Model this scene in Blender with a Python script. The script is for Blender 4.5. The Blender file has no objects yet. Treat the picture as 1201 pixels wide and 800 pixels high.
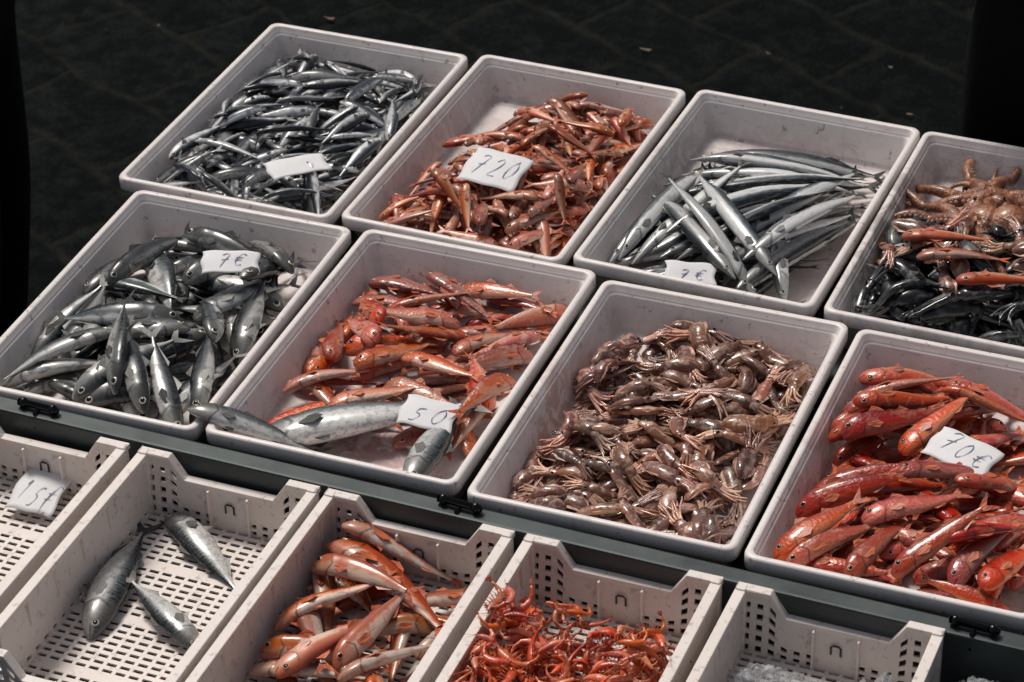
import bpy, math, numpy as np
from mathutils import Vector, Matrix, noise as mnoise
rng=np.random.default_rng(11)
C=bpy.context; D=bpy.data; sc=C.scene
def link(o,parent=None):
    sc.collection.objects.link(o)
    if parent: o.parent=parent
    return o
# ---------------------------------------------------------------- material DSL
class M:
    def __init__(s,name):
        s.m=D.materials.new(name); s.m.use_nodes=True
        s.t=s.m.node_tree; s.n=s.t.nodes; s.b=s.n['Principled BSDF']
    def __call__(s,typ,ins={},**kw):
        n=s.n.new(typ)
        for k,v in kw.items(): setattr(n,k,v)
        for k,v in ins.items(): s.set(n.inputs[k],v)
        return n
    def set(s,sock,v):
        if isinstance(v,bpy.types.NodeSocket): s.t.links.new(v,sock)
        else: sock.default_value=v
    def P(s,**kw):
        for k,v in kw.items():
            s.set(s.b.inputs[k.replace('_',' ')],v)
        return s.m
    def math(s,op,a,b=0.0,c=None,clamp=False):
        n=s.n.new('ShaderNodeMath'); n.operation=op; n.use_clamp=clamp
        s.set(n.inputs[0],a); s.set(n.inputs[1],b)
        if c is not None: s.set(n.inputs[2],c)
        return n.outputs[0]
    def mix(s,f,a,b,bt='MIX'):
        n=s.n.new('ShaderNodeMix'); n.data_type='RGBA'; n.blend_type=bt
        s.set(n.inputs[0],f)
        for sock,v in ((n.inputs[6],a),(n.inputs[7],b)):
            if isinstance(v,(tuple,list)) and len(v)==3: v=(*v,1)
            s.set(sock,v)
        return n.outputs[2]
    def ss(s,x,a,b,lo=0.0,hi=1.0):
        n=s.n.new('ShaderNodeMapRange'); n.interpolation_type='SMOOTHSTEP'
        s.set(n.inputs[0],x); n.inputs[1].default_value=a; n.inputs[2].default_value=b
        n.inputs[3].default_value=lo; n.inputs[4].default_value=hi
        return n.outputs[0]
    def noise(s,vec,scale,detail=3,rough=.55,dist=0.0):
        n=s.n.new('ShaderNodeTexNoise')
        if vec is not None: s.set(n.inputs['Vector'],vec)
        n.inputs['Scale'].default_value=scale; n.inputs['Detail'].default_value=detail
        n.inputs['Roughness'].default_value=rough; n.inputs['Distortion'].default_value=dist
        return n.outputs[0]
    def ramp(s,x,stops):
        n=s.n.new('ShaderNodeValToRGB'); e=n.color_ramp.elements
        while len(e)<len(stops): e.new(.5)
        for i,(p,c) in enumerate(stops): e[i].position=p; e[i].color=(*c,1)
        s.set(n.inputs[0],x); return n.outputs[0]
    def bump(s,h,strength=.3,dist=.002):
        n=s.n.new('ShaderNodeBump'); n.inputs['Strength'].default_value=strength
        n.inputs['Distance'].default_value=dist; s.set(n.inputs['Height'],h)
        return n.outputs[0]

def attr(m,name):
    n=m.n.new('ShaderNodeAttribute'); n.attribute_name=name; return n

def fish_mat(name,ramp,blot=None,blotamt=.5,blotscale=70,bars=None,head=None,metal=.05,rough=.36,var=(.7,1.2),gill=.6,stripe=None,scales=0,coat=.25,streak=.35,sat=(.75,1.2),hue=.02):
    m=M(name); a=attr(m,'fc'); sep=m('ShaderNodeSeparateColor',{0:a.outputs['Color']})
    u,g,r=sep.outputs[0],sep.outputs[1],sep.outputs[2]
    fp=attr(m,'fp').outputs['Vector']
    nb=m.noise(fp,blotscale*.8,2.5,.65,.6)
    gg=m.math('ADD',g,m.math('MULTIPLY',m.math('SUBTRACT',nb,.5),.3))
    # every fish has its own balance of back and belly colour
    gg=m.math('ADD',gg,m.math('MULTIPLY_ADD',m.math('FRACT',m.math('MULTIPLY',r,23.7)),.24,-.12))
    col=m.ramp(gg,ramp)
    if blot:
        col=m.mix(m.ss(nb,.48,.64,0,blotamt),col,blot)
    if streak:
        mp=m('ShaderNodeMapping',{'Vector':fp,'Scale':(60,200,420)}).outputs[0]
        col=m.mix(m.ss(m.noise(mp,1,1,.5),.5,.7,0,streak),col,tuple(c*.35 for c in ramp[1][1]))
    if bars:
        w=m.n.new('ShaderNodeTexWave'); m.set(w.inputs['Vector'],fp); w.inputs['Scale'].default_value=bars[1]
        w.inputs['Distortion'].default_value=9; w.inputs['Detail'].default_value=2; w.inputs['Detail Scale'].default_value=1.5
        f=m.math('MULTIPLY',m.ss(w.outputs['Fac'],.5,.75),m.ss(g,.62,.76))
        col=m.mix(f,col,bars[0])
    if stripe:
        d=m.math('ABSOLUTE',m.math('SUBTRACT',g,stripe[1]))
        col=m.mix(m.ss(d,.03,.10,stripe[2],0),col,stripe[0])
    if head:
        col=m.mix(m.ss(u,.16,.23,.6,0),col,head)
    if gill:
        d=m.math('ABSOLUTE',m.math('SUBTRACT',u,m.math('ADD',.212,m.math('MULTIPLY',m.math('ABSOLUTE',m.math('SUBTRACT',g,.45)),-.10))))
        col=m.mix(m.math('MULTIPLY',m.ss(d,.004,.012,gill,0),m.ss(g,.9,.7)),col,(.03,.012,.012))
        d=m.math('ABSOLUTE',m.math('SUBTRACT',g,m.math('MULTIPLY_ADD',u,-1.6,.50)))
        col=m.mix(m.math('MULTIPLY',m.ss(d,.02,.06,.8,0),m.ss(u,.05,.065,1,0)),col,(.03,.015,.015))
    hv=m.n.new('ShaderNodeHueSaturation'); m.set(hv.inputs['Color'],col)
    m.set(hv.inputs['Value'],m.math('MULTIPLY_ADD',r,var[1]-var[0],var[0]))
    m.set(hv.inputs['Hue'],m.math('MULTIPLY_ADD',m.math('FRACT',m.math('MULTIPLY',r,13.1)),hue,.5-hue*.4))
    m.set(hv.inputs['Saturation'],m.math('MULTIPLY_ADD',m.math('FRACT',m.math('MULTIPLY',r,7.31)),sat[1]-sat[0],sat[0]))
    kw=dict(Base_Color=hv.outputs[0],Metallic=metal,Roughness=m.math('ADD',m.math('MULTIPLY',nb,.35),rough-.15))
    if scales:
        kw['Normal']=m.bump(m.noise(fp,190,1,.5),scales,.003)
    if coat: kw.update(Coat_Weight=coat,Coat_Roughness=.09)
    m.P(**kw)
    return m.m
def simple(name,col,rough=.5,metal=0,nscale=None,var=.3,bump=0,**kw):
    m=M(name)
    if nscale:
        tc=m.n.new('ShaderNodeTexCoord').outputs['Object']
        nz=m.noise(tc,nscale,5,.6)
        c=m.mix(nz,tuple(x*(1-var) for x in col),tuple(min(1,x*(1+var)) for x in col))
        m.P(Base_Color=c,Roughness=m.math('MULTIPLY_ADD',nz,.3,rough-.15),Metallic=metal,**kw)
        if bump: m.P(Normal=m.bump(nz,bump,.01))
        return m.m
    return m.P(Base_Color=(*col,1),Roughness=rough,Metallic=metal,**kw)
def fin_mat(name,col):
    m=M(name); fp=attr(m,'fp').outputs['Vector']
    mp=m('ShaderNodeMapping',{'Vector':fp,'Scale':(60,200,600)}).outputs[0]
    nz=m.noise(mp,1,1)
    return m.P(Base_Color=m.mix(m.ss(nz,.35,.65),tuple(c*.35 for c in col),tuple(min(1,c*1.3) for c in col)),Roughness=.4)
pupil=simple('pupil',(.006,.006,.008),.08)
iris_s=simple('iris_silver',(.60,.56,.44),.25,.1)
iris_r=simple('iris_red',(.55,.33,.22),.25,.0)

# ---------------------------------------------------------------- fish template
def template(prof,wr=.6,ring=10,ns=18,tail=(.10,.07,.93),dorsal=((.36,.0),(.40,.035),(.5,.02),(.62,.005)),dorsal2=None,anal=((.6,.0),(.64,.03),(.76,.005)),
             eye=(.085,.25,.018),pect=.10,topbias=.0,belly=1.0,fat=1.0):
    pu=np.array([q[0] for q in prof]);ph=np.array([q[1]*fat for q in prof])
    uend=pu[-1]
    us=np.concatenate([[0.004,.02,.045,.08,.13,.18,.212,.226],np.linspace(.27,uend,ns-8)])
    hs=np.interp(us,pu,ph)
    V=[];A=[];F=[];MI=[]
    def wd(u): return wr*np.interp(u,pu,ph)*(1.0-.35*max(0,u-.3)/.6)
    def mid(u): return -topbias*np.exp(-(u/.12)**2)
    for i,u in enumerate(us):
        sc_=.94 if i==7 else 1
        h=hs[i]*sc_;w=wd(u)*sc_
        for j in range(ring):
            t=2*math.pi*j/ring
            cy=math.copysign(abs(math.cos(t))**.85,math.cos(t));cz=math.copysign(abs(math.sin(t))**.95,math.sin(t))
            V.append((u,w*cy,mid(u)+h*cz*(belly if cz<0 else 1)));A.append((u,.5+.5*math.sin(t)))
    n=len(us)
    for i in range(n-1):
        for j in range(ring):
            a=i*ring+j;b=i*ring+(j+1)%ring
            F.append((a,b,b+ring,a+ring));MI.append(0)
    V.append((0,0,mid(0)));A.append((0,.5));c=len(V)-1
    for j in range(ring): F.append((c,(j+1)%ring,j));MI.append(0)
    tl,th,tf=tail;hb=hs[-1]*.95;u0=uend-.012
    b=len(V)
    T=[(u0,0,hb),(u0,0,-hb),(uend+tl*.45,.004,th*.66),(uend+tl,.01,th),(uend+tl*.72,.002,th*.5),(uend+tl*(tf-.5)*.9,0,0),
       (uend+tl*.72,.003,-th*.5),(uend+tl,-.008,-th),(uend+tl*.45,-.003,-th*.66)]
    V+=T;A+=[(q[0],.6) for q in T]
    for f in ((0,2,4,5),(2,3,4),(0,5,1),(1,5,6,8),(8,6,7)):
        F.append(tuple(b+k for k in f));MI.append(1)
    def fin(pts,sgn):
        b=len(V)
        for u,hh in pts:
            z=mid(u)+sgn*np.interp(u,pu,ph)*.93*(belly if sgn<0 else 1)
            V.append((u,0,z));A.append((u,.5+.5*sgn));V.append((u+hh*.5,.003,z+sgn*hh));A.append((u,.5+.5*sgn))
        for k in range(len(pts)-1):
            F.append((b+2*k,b+2*k+1,b+2*k+3,b+2*k+2));MI.append(1)
    fin(dorsal,1)
    if dorsal2: fin(dorsal2,1)
    fin(anal,-1)
    fin(((.28,.0),(.31,.055*pect/.1),(.345,.005)),-1)
    if pect:
        for s in (1,-1):
            b=len(V);u=.235;w=wd(u);h=np.interp(u,pu,ph)
            T=[(u,s*w*.93,-.05*h),(u,s*w*.88,-.40*h),(u+pect*.6,s*(w+.008),-.62*h-.012),(u+pect,s*(w+.010),-.35*h),(u+pect*.7,s*(w+.006),.0*h)]
            V+=T;A+=[(q[0],.5) for q in T];F.append(tuple(b+k for k in (range(5) if s>0 else (4,3,2,1,0))));MI.append(1)
    eu,ez,er=eye
    for s in (1,-1):
        h=np.interp(eu,pu,ph);w=wd(eu);zc=mid(eu)+ez*h
        yc=w*math.sqrt(max(.1,1-ez*ez))
        b=len(V);ns_=8
        V.append((eu,s*(yc+er*.42),zc));A.append((eu,.5))
        for rr,off in ((.68,.33),(1.0,-.02)):
            for j in range(ns_):
                t=2*math.pi*j/ns_
                V.append((eu+er*rr*math.cos(t),s*(yc+er*off),zc+er*rr*math.sin(t)));A.append((eu,.5))
        for j in range(ns_):
            k=(j+1)%ns_
            F.append((b,b+1+j,b+1+k) if s<0 else (b,b+1+k,b+1+j));MI.append(3)
            F.append((b+1+j,b+9+j,b+9+k,b+1+k) if s<0 else (b+1+k,b+9+k,b+9+j,b+1+j));MI.append(2)
    return dict(V=np.array(V,float),A=np.array(A,float),F=F,M=MI,pu=pu,ph=ph,wr=wr)
mack_prof=[(0,.014),(.015,.027),(.04,.045),(.08,.063),(.13,.077),(.2,.088),(.3,.093),(.42,.091),(.55,.077),(.68,.052),(.78,.028),(.85,.012),(.88,.011)]
bmac_prof=mack_prof
mul_prof=[(0,.026),(.012,.046),(.035,.066),(.07,.083),(.12,.095),(.2,.101),(.3,.101),(.42,.093),(.55,.077),(.68,.055),(.78,.036),(.84,.026),(.87,.024)]
sard_prof=[(0,.012),(.02,.030),(.05,.046),(.09,.058),(.15,.070),(.22,.078),(.35,.083),(.48,.077),(.62,.058),(.74,.037),(.84,.018),(.88,.015)]
gar_prof=[(0,.004),(.03,.012),(.07,.022),(.11,.032),(.16,.040),(.25,.047),(.4,.052),(.6,.050),(.75,.037),(.86,.019),(.92,.010),(.94,.009)]
T_mack=[template(mack_prof,.55,12,20,tail=(.12,.098,.93),dorsal=((.34,0),(.37,.045),(.45,.02),(.50,.0)),dorsal2=((.58,0),(.61,.022),(.78,.003)),eye=(.078,.2,.026),pect=.12,fat=f) for f in (.95,1.05,1.15)]
T_bmac=template(bmac_prof,.58,14,24,tail=(.12,.10,.93),dorsal=((.34,0),(.37,.045),(.45,.02),(.50,.0)),dorsal2=((.62,0),(.64,.022),(.70,.003)),eye=(.072,.2,.020),pect=.10,fat=1.05)
T_mul=[template(mul_prof,w_,12,20,tail=(.13,.092,.91),dorsal=((.28,0),(.31,.060),(.38,.04),(.45,.0)),dorsal2=((.54,0),(.57,.045),(.66,.005)),eye=(.088,.34,.025),pect=.13,topbias=.022,belly=b_,fat=f) for f,b_,w_ in ((.98,.92,.54),(1.08,.96,.53),(1.17,1.0,.51))]
T_sar=template(sard_prof,.5,8,14,tail=(.12,.078,.93),eye=(.07,.1,.025),pect=.07)
T_smul=[template(mul_prof,.5,8,14,tail=(.13,.085,.93),dorsal=((.28,0),(.32,.055),(.46,.0)),eye=(.095,.3,.030),pect=.12,topbias=.02,fat=f) for f in (.95,1.1)]
T_gar=template(gar_prof,.6,10,22,tail=(.06,.045,.95),dorsal=((.66,0),(.69,.018),(.8,.003)),anal=((.64,.0),(.68,.018),(.8,.003)),eye=(.085,.1,.014),pect=.06)

def tube(V,A,F,MI,pts,rad,ring,g=.5,mi=0,cap=True,flat=1.0):
    pts=np.array(pts,float);b0=len(V)
    for i,p in enumerate(pts):
        t=pts[min(i+1,len(pts)-1)]-pts[max(i-1,0)];t/=np.linalg.norm(t)+1e-9
        a=np.cross(t,(0,0,1) if abs(t[2])<.9 else (0,1,0));a/=np.linalg.norm(a)+1e-9;c=np.cross(t,a)
        for j in range(ring):
            an=2*math.pi*j/ring
            q=p+rad[i]*(a*math.cos(an)*flat+c*math.sin(an))
            V.append(tuple(q));A.append((min(1,max(0,p[0])),g+.35*math.sin(an)))
    for i in range(len(pts)-1):
        for j in range(ring):
            a=b0+i*ring+j;b=b0+i*ring+(j+1)%ring
            F.append((a,b,b+ring,a+ring));MI.append(mi)
    if cap: F.append(tuple(b0+(len(pts)-1)*ring+j for j in range(ring)));MI.append(mi)
def squid_template(seed,fat=.08,arms=8):
    r=np.random.default_rng(seed);V=[];A=[];F=[];MI=[]
    us=[.0,.012,.04,.09,.16,.24,.32,.40,.47,.51,.53,.56,.60,.64,.68]
    rs=[.08,.28,.50,.72,.90,1.0,1.04,1.02,1.0,.94,.62,.70,.78,.72,.55]
    ring=10;b0=len(V)
    for u,q in zip(us,rs):
        for j in range(ring):
            t=2*math.pi*j/ring
            wob=1+.10*math.sin(3*t+u*20+seed)+.05*math.sin(5*t-u*31)
            V.append((u,fat*.60*q*math.cos(t)*wob,fat*q*math.sin(t)*wob));A.append((u,.5+.5*math.cos(t)))
    for i in range(len(us)-1):
        for j in range(ring):
            a=b0+i*ring+j;b=b0+i*ring+(j+1)%ring
            F.append((a,b,b+ring,a+ring));MI.append(0)
    F.append(tuple(b0+j for j in reversed(range(ring))));MI.append(0)
    for s in (1,-1):
        b=len(V)
        for k in range(6):
            u=.02+.34*k/5;rr=fat*np.interp(u,us,rs)
            ex=.045*math.sin(math.pi*(k+.4)/5.8)
            V.append((u,0,s*rr*.94));A.append((u,.7))
            V.append((u-.01,.012*math.sin(k*2+seed),s*(rr+ex)));A.append((u,.8))
        for k in range(5): F.append((b+2*k,b+2*k+1,b+2*k+3,b+2*k+2));MI.append(1)
    for s in (1,-1):
        b=len(V);ns_=6
        V.append((.60,.040,s*fat*.78));A.append((.57,.5))
        for j in range(ns_):
            t=2*math.pi*j/ns_;V.append((.60+.024*math.cos(t),.030+.024*math.sin(t),s*fat*.66));A.append((.57,.5))
        for j in range(ns_):
            f=(b,b+1+j,b+1+(j+1)%ns_);F.append(f if s>0 else f[::-1]);MI.append(3)
    for k in range(arms):
        th=2*math.pi*k/arms;y0=fat*.28*math.cos(th);z0=fat*.45*math.sin(th)
        ln=r.uniform(.24,.40);cu=r.uniform(-2.2,2.2);P=[];ang=math.atan2(z0,.18)*.8;x,z=.655,z0;y=y0
        for i in range(8):
            P.append((x,y,z));st=ln/7;x+=st*math.cos(ang);z+=st*math.sin(ang);y+=r.normal(0,.004)-y*.25
            ang+=cu*st*7/3.0*.5+r.normal(0,.12)
        tube(V,A,F,MI,P,np.linspace(.031,.009,8),5,.35,0)
    V=np.array(V,float)
    return dict(V=V,A=np.array(A,float),F=F,M=MI,pu=np.array([0,.05,.1,.25,.5,.55,.6,.7,1.0]),ph=fat*np.array([.2,.55,.8,1,.95,.7,.75,.6,.35]),wr=.58)
SQ=[squid_template(i,f) for i,f in enumerate((.085,.095,.11,.10,.09,.105,.12,.08))]
def shrimp_template(seed):
    r=np.random.default_rng(seed);V=[];A=[];F=[];MI=[]
    P=[];R_=[];x,z,ang=.10,0.0,.15
    curl=r.uniform(.8,1.9)
    segs=14
    for i in range(segs):
        P.append((x,0,z));t=i/(segs-1)
        rad=.080*(math.sin(min(1,(t+.08)*2.2)*math.pi/2))*(1-.70*max(0,t-.35)/.65)
        if i>4 and i%2==0: rad*=.84
        R_.append(max(.008,rad));st=.063
        x+=st*math.cos(ang);z+=st*math.sin(ang)
        if t>.3: ang-=curl*.17
    tube(V,A,F,MI,P,R_,8,.6,0,flat=.75)
    tube(V,A,F,MI,[(.11,0,.03),(.05,0,.045),(-.03,0,.06)],[.022,.012,.002],4,.8,0)
    e=np.array(P[-1]);d=np.array(P[-1])-np.array(P[-3]);d/=np.linalg.norm(d)
    for a in (-.55,-.2,.2,.55):
        side=np.array([0,math.sin(a),0])
        q=e+(d*math.cos(a)+side)*.12;b=len(V)
        V+=[tuple(e+side*.01),tuple(e+(d*math.cos(a)+side)*.08+np.array([0,.02,0])),tuple(q),tuple(e+(d*math.cos(a)+side)*.08-np.array([0,.02,0]))]
        A+=[(.9,.5)]*4;F.append((b,b+1,b+2,b+3));MI.append(1)
    for k in range(5):
        for s in (1,-1):
            bx=P[2+k];L=r.uniform(.10,.16)
            tube(V,A,F,MI,[(bx[0],s*.03,bx[2]-.05),(bx[0]-.02+.01*k,s*.07,bx[2]-.05-L*.5),(bx[0]-.05+.02*k,s*.045,bx[2]-.05-L)],[.008,.006,.003],3,.3,1)
    for s in (1,-1):
        Q=[(.10,s*.012,.01)];a=r.uniform(-.4,.4);x,y,z=Q[0]
        for i in range(5):
            x-=.08*math.cos(a);z+=.06*math.sin(a);y+=s*.008;a+=r.normal(0,.3);Q.append((x,y,z))
        tube(V,A,F,MI,Q,np.linspace(.005,.002,6),3,.6,1)
        b=len(V)
        c=np.array([.115,s*.055,.03])
        oc=[(1,0,0),(-1,0,0),(0,1,0),(0,-1,0),(0,0,1),(0,0,-1)]
        V+=[tuple(c+np.array(o)*.022) for o in oc];A+=[(.1,.5)]*6
        for f in ((0,2,4),(2,1,4),(1,3,4),(3,0,4),(2,0,5),(1,2,5),(3,1,5),(0,3,5)): F.append(tuple(b+k for k in f));MI.append(3)
    return dict(V=np.array(V,float),A=np.array(A,float),F=F,M=MI,pu=np.array([0,.1,.3,1]),ph=np.array([.03,.08,.11,.10]),wr=.5)
SH=[shrimp_template(i) for i in range(6)]

# ---------------------------------------------------------------- pile builder
class Pile:
    """soft bodies laid one on another over a height field (tray-local metres)"""
    def __init__(s,w,d,floor,margin=.045,res=.004,frame=None,rim=None):
        s.w,s.d,s.floor,s.mg,s.res=w,d,floor,margin,res
        s.nx,s.ny=int(w/res)+1,int(d/res)+1
        s.H=np.full((s.nx,s.ny),floor)
        if rim is not None:
            k=int(.020/res);s.H[:k]=rim;s.H[-k:]=rim;s.H[:,:k]=rim;s.H[:,-k:]=rim
        s.frame=frame or Matrix.Identity(4)
        s.reset()
    def reset(s): s.V=[];s.fc=[];s.fp=[];s.F=[];s.M=[];s.off=0
    def hat(s,x,y):
        i=np.clip((np.asarray(x)/s.res).astype(int),0,s.nx-1);j=np.clip((np.asarray(y)/s.res).astype(int),0,s.ny-1)
        return s.H[i,j]
    def spine(s,head,ang,L,bend,K=13):
        st=L/(K-1);a=ang-bend/2+bend*np.arange(K)/(K-1)
        P=np.zeros((K,2));P[0]=head
        for k in range(1,K): P[k]=P[k-1]+st*np.array([math.cos(a[k]),math.sin(a[k])])
        return P
    def base(s,P,T,L):
        K=len(P);u=np.linspace(0,1,K);hh=np.interp(u,T['pu'],T['ph'])*L
        t=np.gradient(P,axis=0);t/=np.linalg.norm(t,axis=1)[:,None]+1e-9;n=np.stack([-t[:,1],t[:,0]],1)
        b=np.full(K,-9.)
        for q in (-.6,-.3,0,.3,.6):
            X=P+n*(q*hh)[:,None];b=np.maximum(b,s.hat(X[:,0],X[:,1]))
        return b,hh
    def put(s,T,head,ang,L,bend=0,roll=0,sgn=1,sink=.35,stiff=.85,rand=None,mg=None):
        P=s.spine(head,ang,L,bend);K=len(P)
        m=s.mg if mg is None else mg
        P[:,0]+=max(0,m-P[:,0].min())-max(0,P[:,0].max()-(s.w-m))
        P[:,1]+=max(0,m-P[:,1].min())-max(0,P[:,1].max()-(s.d-m))
        b,hh=s.base(P,T,L)
        u=np.linspace(0,1,K);r=hh*T['wr'];k=np.ones(5)/5
        bs=np.convolve(np.pad(b,2,mode='edge'),k,mode='valid')
        lin=np.polyval(np.polyfit(u,b,1),u)
        z=stiff*lin+(1-stiff)*bs
        over=(b-z).max();z=z+(1-sink)*max(0,over)
        z=np.clip(z,z.mean()-.16*L*np.abs(u-.5)*2-.002,None)
        rz=r*abs(math.cos(roll))+hh*abs(math.sin(roll))*.8
        z=np.maximum(z-.15*r,s.floor)+rz
        if K>6:
            zz_=z.copy();zz_[1:-1]=(z[:-2]+2*z[1:-1]+z[2:])/4;z=np.maximum(zz_,s.floor+rz*.9)
        for i in np.linspace(0,K-1,2*K-1):
            i0=int(i);f=i-i0;i1=min(i0+1,K-1)
            p=P[i0]*(1-f)+P[i1]*f;zz=z[i0]*(1-f)+z[i1]*f;h=max(.004,hh[i0]*(1-f)+hh[i1]*f);rr=rz[i0]*(1-f)+rz[i1]*f
            a0=max(0,int((p[0]-h)/s.res));a1=min(s.nx,int((p[0]+h)/s.res)+2);b0=max(0,int((p[1]-h)/s.res));b1=min(s.ny,int((p[1]+h)/s.res)+2)
            if a1<=a0 or b1<=b0: continue
            gx=(np.arange(a0,a1)*s.res-p[0])[:,None];gy=(np.arange(b0,b1)*s.res-p[1])[None,:]
            q=1-(gx**2+gy**2)/(h*h);top=np.where(q>0,zz+rr*np.sqrt(np.maximum(q,0))*.9,-9)
            s.H[a0:a1,b0:b1]=np.maximum(s.H[a0:a1,b0:b1],top)
        S=np.column_stack([P,z])
        t=np.gradient(S,axis=0);t/=np.linalg.norm(t,axis=1)[:,None]
        up=np.array([0,0,1.])-t*t[:,2:3];up/=np.linalg.norm(up,axis=1)[:,None];sd=np.cross(up,t)
        lat=math.cos(roll)*up+math.sin(roll)*sd;dor=(-math.sin(roll)*up+math.cos(roll)*sd)*sgn
        V=T['V'];uu=V[:,0]*(K-1);i0=np.clip(np.floor(uu).astype(int),0,K-2);f=(uu-i0)[:,None]
        lerp=lambda Aa:Aa[i0]*(1-f)+Aa[i0+1]*f
        W=lerp(S)+lerp(lat)*V[:,1:2]*L+lerp(dor)*V[:,2:3]*L
        W[:,2]=np.maximum(W[:,2],s.floor+.0006)
        rd=rng.random() if rand is None else rand
        s.V.append(W);s.fc.append(np.column_stack([np.clip(V[:,0],0,1),T['A'][:,1],np.full(len(V),rd),np.ones(len(V))]))
        s.fp.append(V*L+np.array([rd*37,rd*11,rd*5]))
        if sgn<0: s.F+=[tuple(q+s.off for q in f_[::-1]) for f_ in T['F']]
        else: s.F+=[tuple(q+s.off for q in f_) for f_ in T['F']]
        s.M+=T['M'];s.off+=len(V)
        return z.max()
    def fill(s,Ts,n,reg,Lr,angf,bend=.12,rollr=.35,cand=5,**kw):
        for _ in range(n):
            best=None
            for c in range(cand):
                for tr in range(40):
                    x,y=rng.uniform(s.mg,s.w-s.mg),rng.uniform(s.mg,s.d-s.mg)
                    if reg(x,y): break
                L=rng.uniform(*Lr);a=angf(x,y);h=(x-math.cos(a)*L/2,y-math.sin(a)*L/2)
                T=Ts[rng.integers(len(Ts))]
                P=s.spine(h,a,L,0);b,_2=s.base(P,T,L);sc_=b.mean()+.3*b.max()
                if best is None or sc_<best[0]: best=(sc_,h,a,L,T)
            _,h,a,L,T=best
            s.put(T,h,a,L,rng.normal(0,bend),rng.uniform(-rollr,rollr),rng.choice([-1,1]),**kw)
    def listed(s,T,lst,off=(0,0),minL=.0,bend=.10,rollr=.25,**kw):
        inv=s.frame.inverted()
        for q in lst:
            a=inv@Vector((q[0]+off[0],q[1]+off[1],0));b=inv@Vector((q[2]+off[0],q[3]+off[1],0))
            d=b-a;L=max(d.length,minL);ang=math.atan2(d.y,d.x)
            s.put(T[rng.integers(len(T))] if isinstance(T,list) else T,(a.x,a.y),ang,L,rng.normal(0,bend),rng.uniform(-rollr,rollr),q[4] if len(q)>4 else rng.choice([-1,1]),**kw)
    def build(s,name,mats,parent=None):
        me=D.meshes.new(name);V=np.concatenate(s.V)
        me.from_pydata(V.tolist(),[],s.F)
        for m in mats: me.materials.append(m)
        me.polygons.foreach_set('material_index',np.array(s.M,dtype=np.int32))
        me.polygons.foreach_set('use_smooth',np.ones(len(s.F),dtype=bool))
        a=me.attributes.new('fc','FLOAT_COLOR','POINT');a.data.foreach_set('color',np.concatenate(s.fc).astype(np.float32).ravel())
        a=me.attributes.new('fp','FLOAT_VECTOR','POINT');a.data.foreach_set('vector',np.concatenate(s.fp).astype(np.float32).ravel())
        me.update()
        o=link(D.objects.new(name,me),parent);o.matrix_world=s.frame
        s.reset();return o

# ---------------------------------------------------------------- generic mesh helpers
def mesh(name,V,F,mat,smooth=False,parent=None,bevel=0):
    me=D.meshes.new(name);me.from_pydata([tuple(v) for v in V],[],F)
    if mat: me.materials.append(mat)
    if smooth: me.polygons.foreach_set('use_smooth',[True]*len(F))
    me.update();o=link(D.objects.new(name,me),parent)
    if bevel:
        b=o.modifiers.new('bevel','BEVEL');b.width=bevel;b.segments=2;b.limit_method='ANGLE'
    return o
def box(name,x0,x1,y0,y1,z0,z1,mat,bevel=0,parent=None):
    V=[(x,y,z) for x in (x0,x1) for y in (y0,y1) for z in (z0,z1)]
    F=[(0,1,3,2),(4,6,7,5),(0,4,5,1),(2,3,7,6),(0,2,6,4),(1,5,7,3)]
    return mesh(name,V,F,mat,parent=parent,bevel=bevel)
def empty(name,loc=(0,0,0),rz=0):
    e=D.objects.new(name,None);link(e);e.location=loc;e.rotation_euler=(0,0,rz);e.empty_display_size=.05;return e

# ---------------------------------------------------------------- trays
TH=.082
def tray_mat(name,stains):
    m=M(name);tc=m.n.new('ShaderNodeTexCoord').outputs['Object']
    geo=m('ShaderNodeSeparateXYZ',{0:tc})
    oi=m.n.new('ShaderNodeObjectInfo').outputs['Random']
    tcs=m('ShaderNodeVectorMath',{0:tc,1:m('ShaderNodeCombineXYZ',{0:m.math('MULTIPLY',oi,13.0),1:m.math('MULTIPLY',oi,7.0)}).outputs[0]},operation='ADD').outputs[0]
    n1=m.noise(tcs,9,3,.65);n2=m.noise(tcs,60,3,.7);n3=m.noise(tcs,22,4,.7,1.0)
    col=m.mix(n1,(.74,.68,.66),(.86,.81,.79))
    col=m.mix(m.ss(n3,.54,.70,0,.35),col,(.54,.45,.43))
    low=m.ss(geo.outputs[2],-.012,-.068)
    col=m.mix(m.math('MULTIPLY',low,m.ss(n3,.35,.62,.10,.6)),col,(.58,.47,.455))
    mp=m('ShaderNodeMapping',{'Vector':tcs,'Scale':(30,700,1),'Rotation':(0,0,.6)})
    sc_=m.noise(mp.outputs[0],1,2,.5)
    col=m.mix(m.ss(sc_,.62,.72,0,.35),col,(.42,.36,.35))
    col=m.mix(m.ss(n2,.61,.71,0,.7),col,(.27,.20,.18))
    for (x,y,r,c,amt) in stains:
        d=m('ShaderNodeVectorMath',{0:tc,1:(x,y,-.07)},operation='DISTANCE').outputs['Value']
        f=m.math('MULTIPLY',m.ss(d,r*.2,r,1,0),m.ss(n3,.42,.56,0,amt))
        col=m.mix(f,col,c)
    return m.P(Base_Color=col,Roughness=m.math('MULTIPLY_ADD',n3,.4,.2))
def rrect(x0,x1,y0,y1,r,seg=4):
    P=[]
    for cx,cy,a0 in ((x1-r,y0+r,-90),(x1-r,y1-r,0),(x0+r,y1-r,90),(x0+r,y0+r,180)):
        for k in range(seg+1):
            a=math.radians(a0+90*k/seg);P.append((cx+r*math.cos(a),cy+r*math.sin(a)))
    return P
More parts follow.
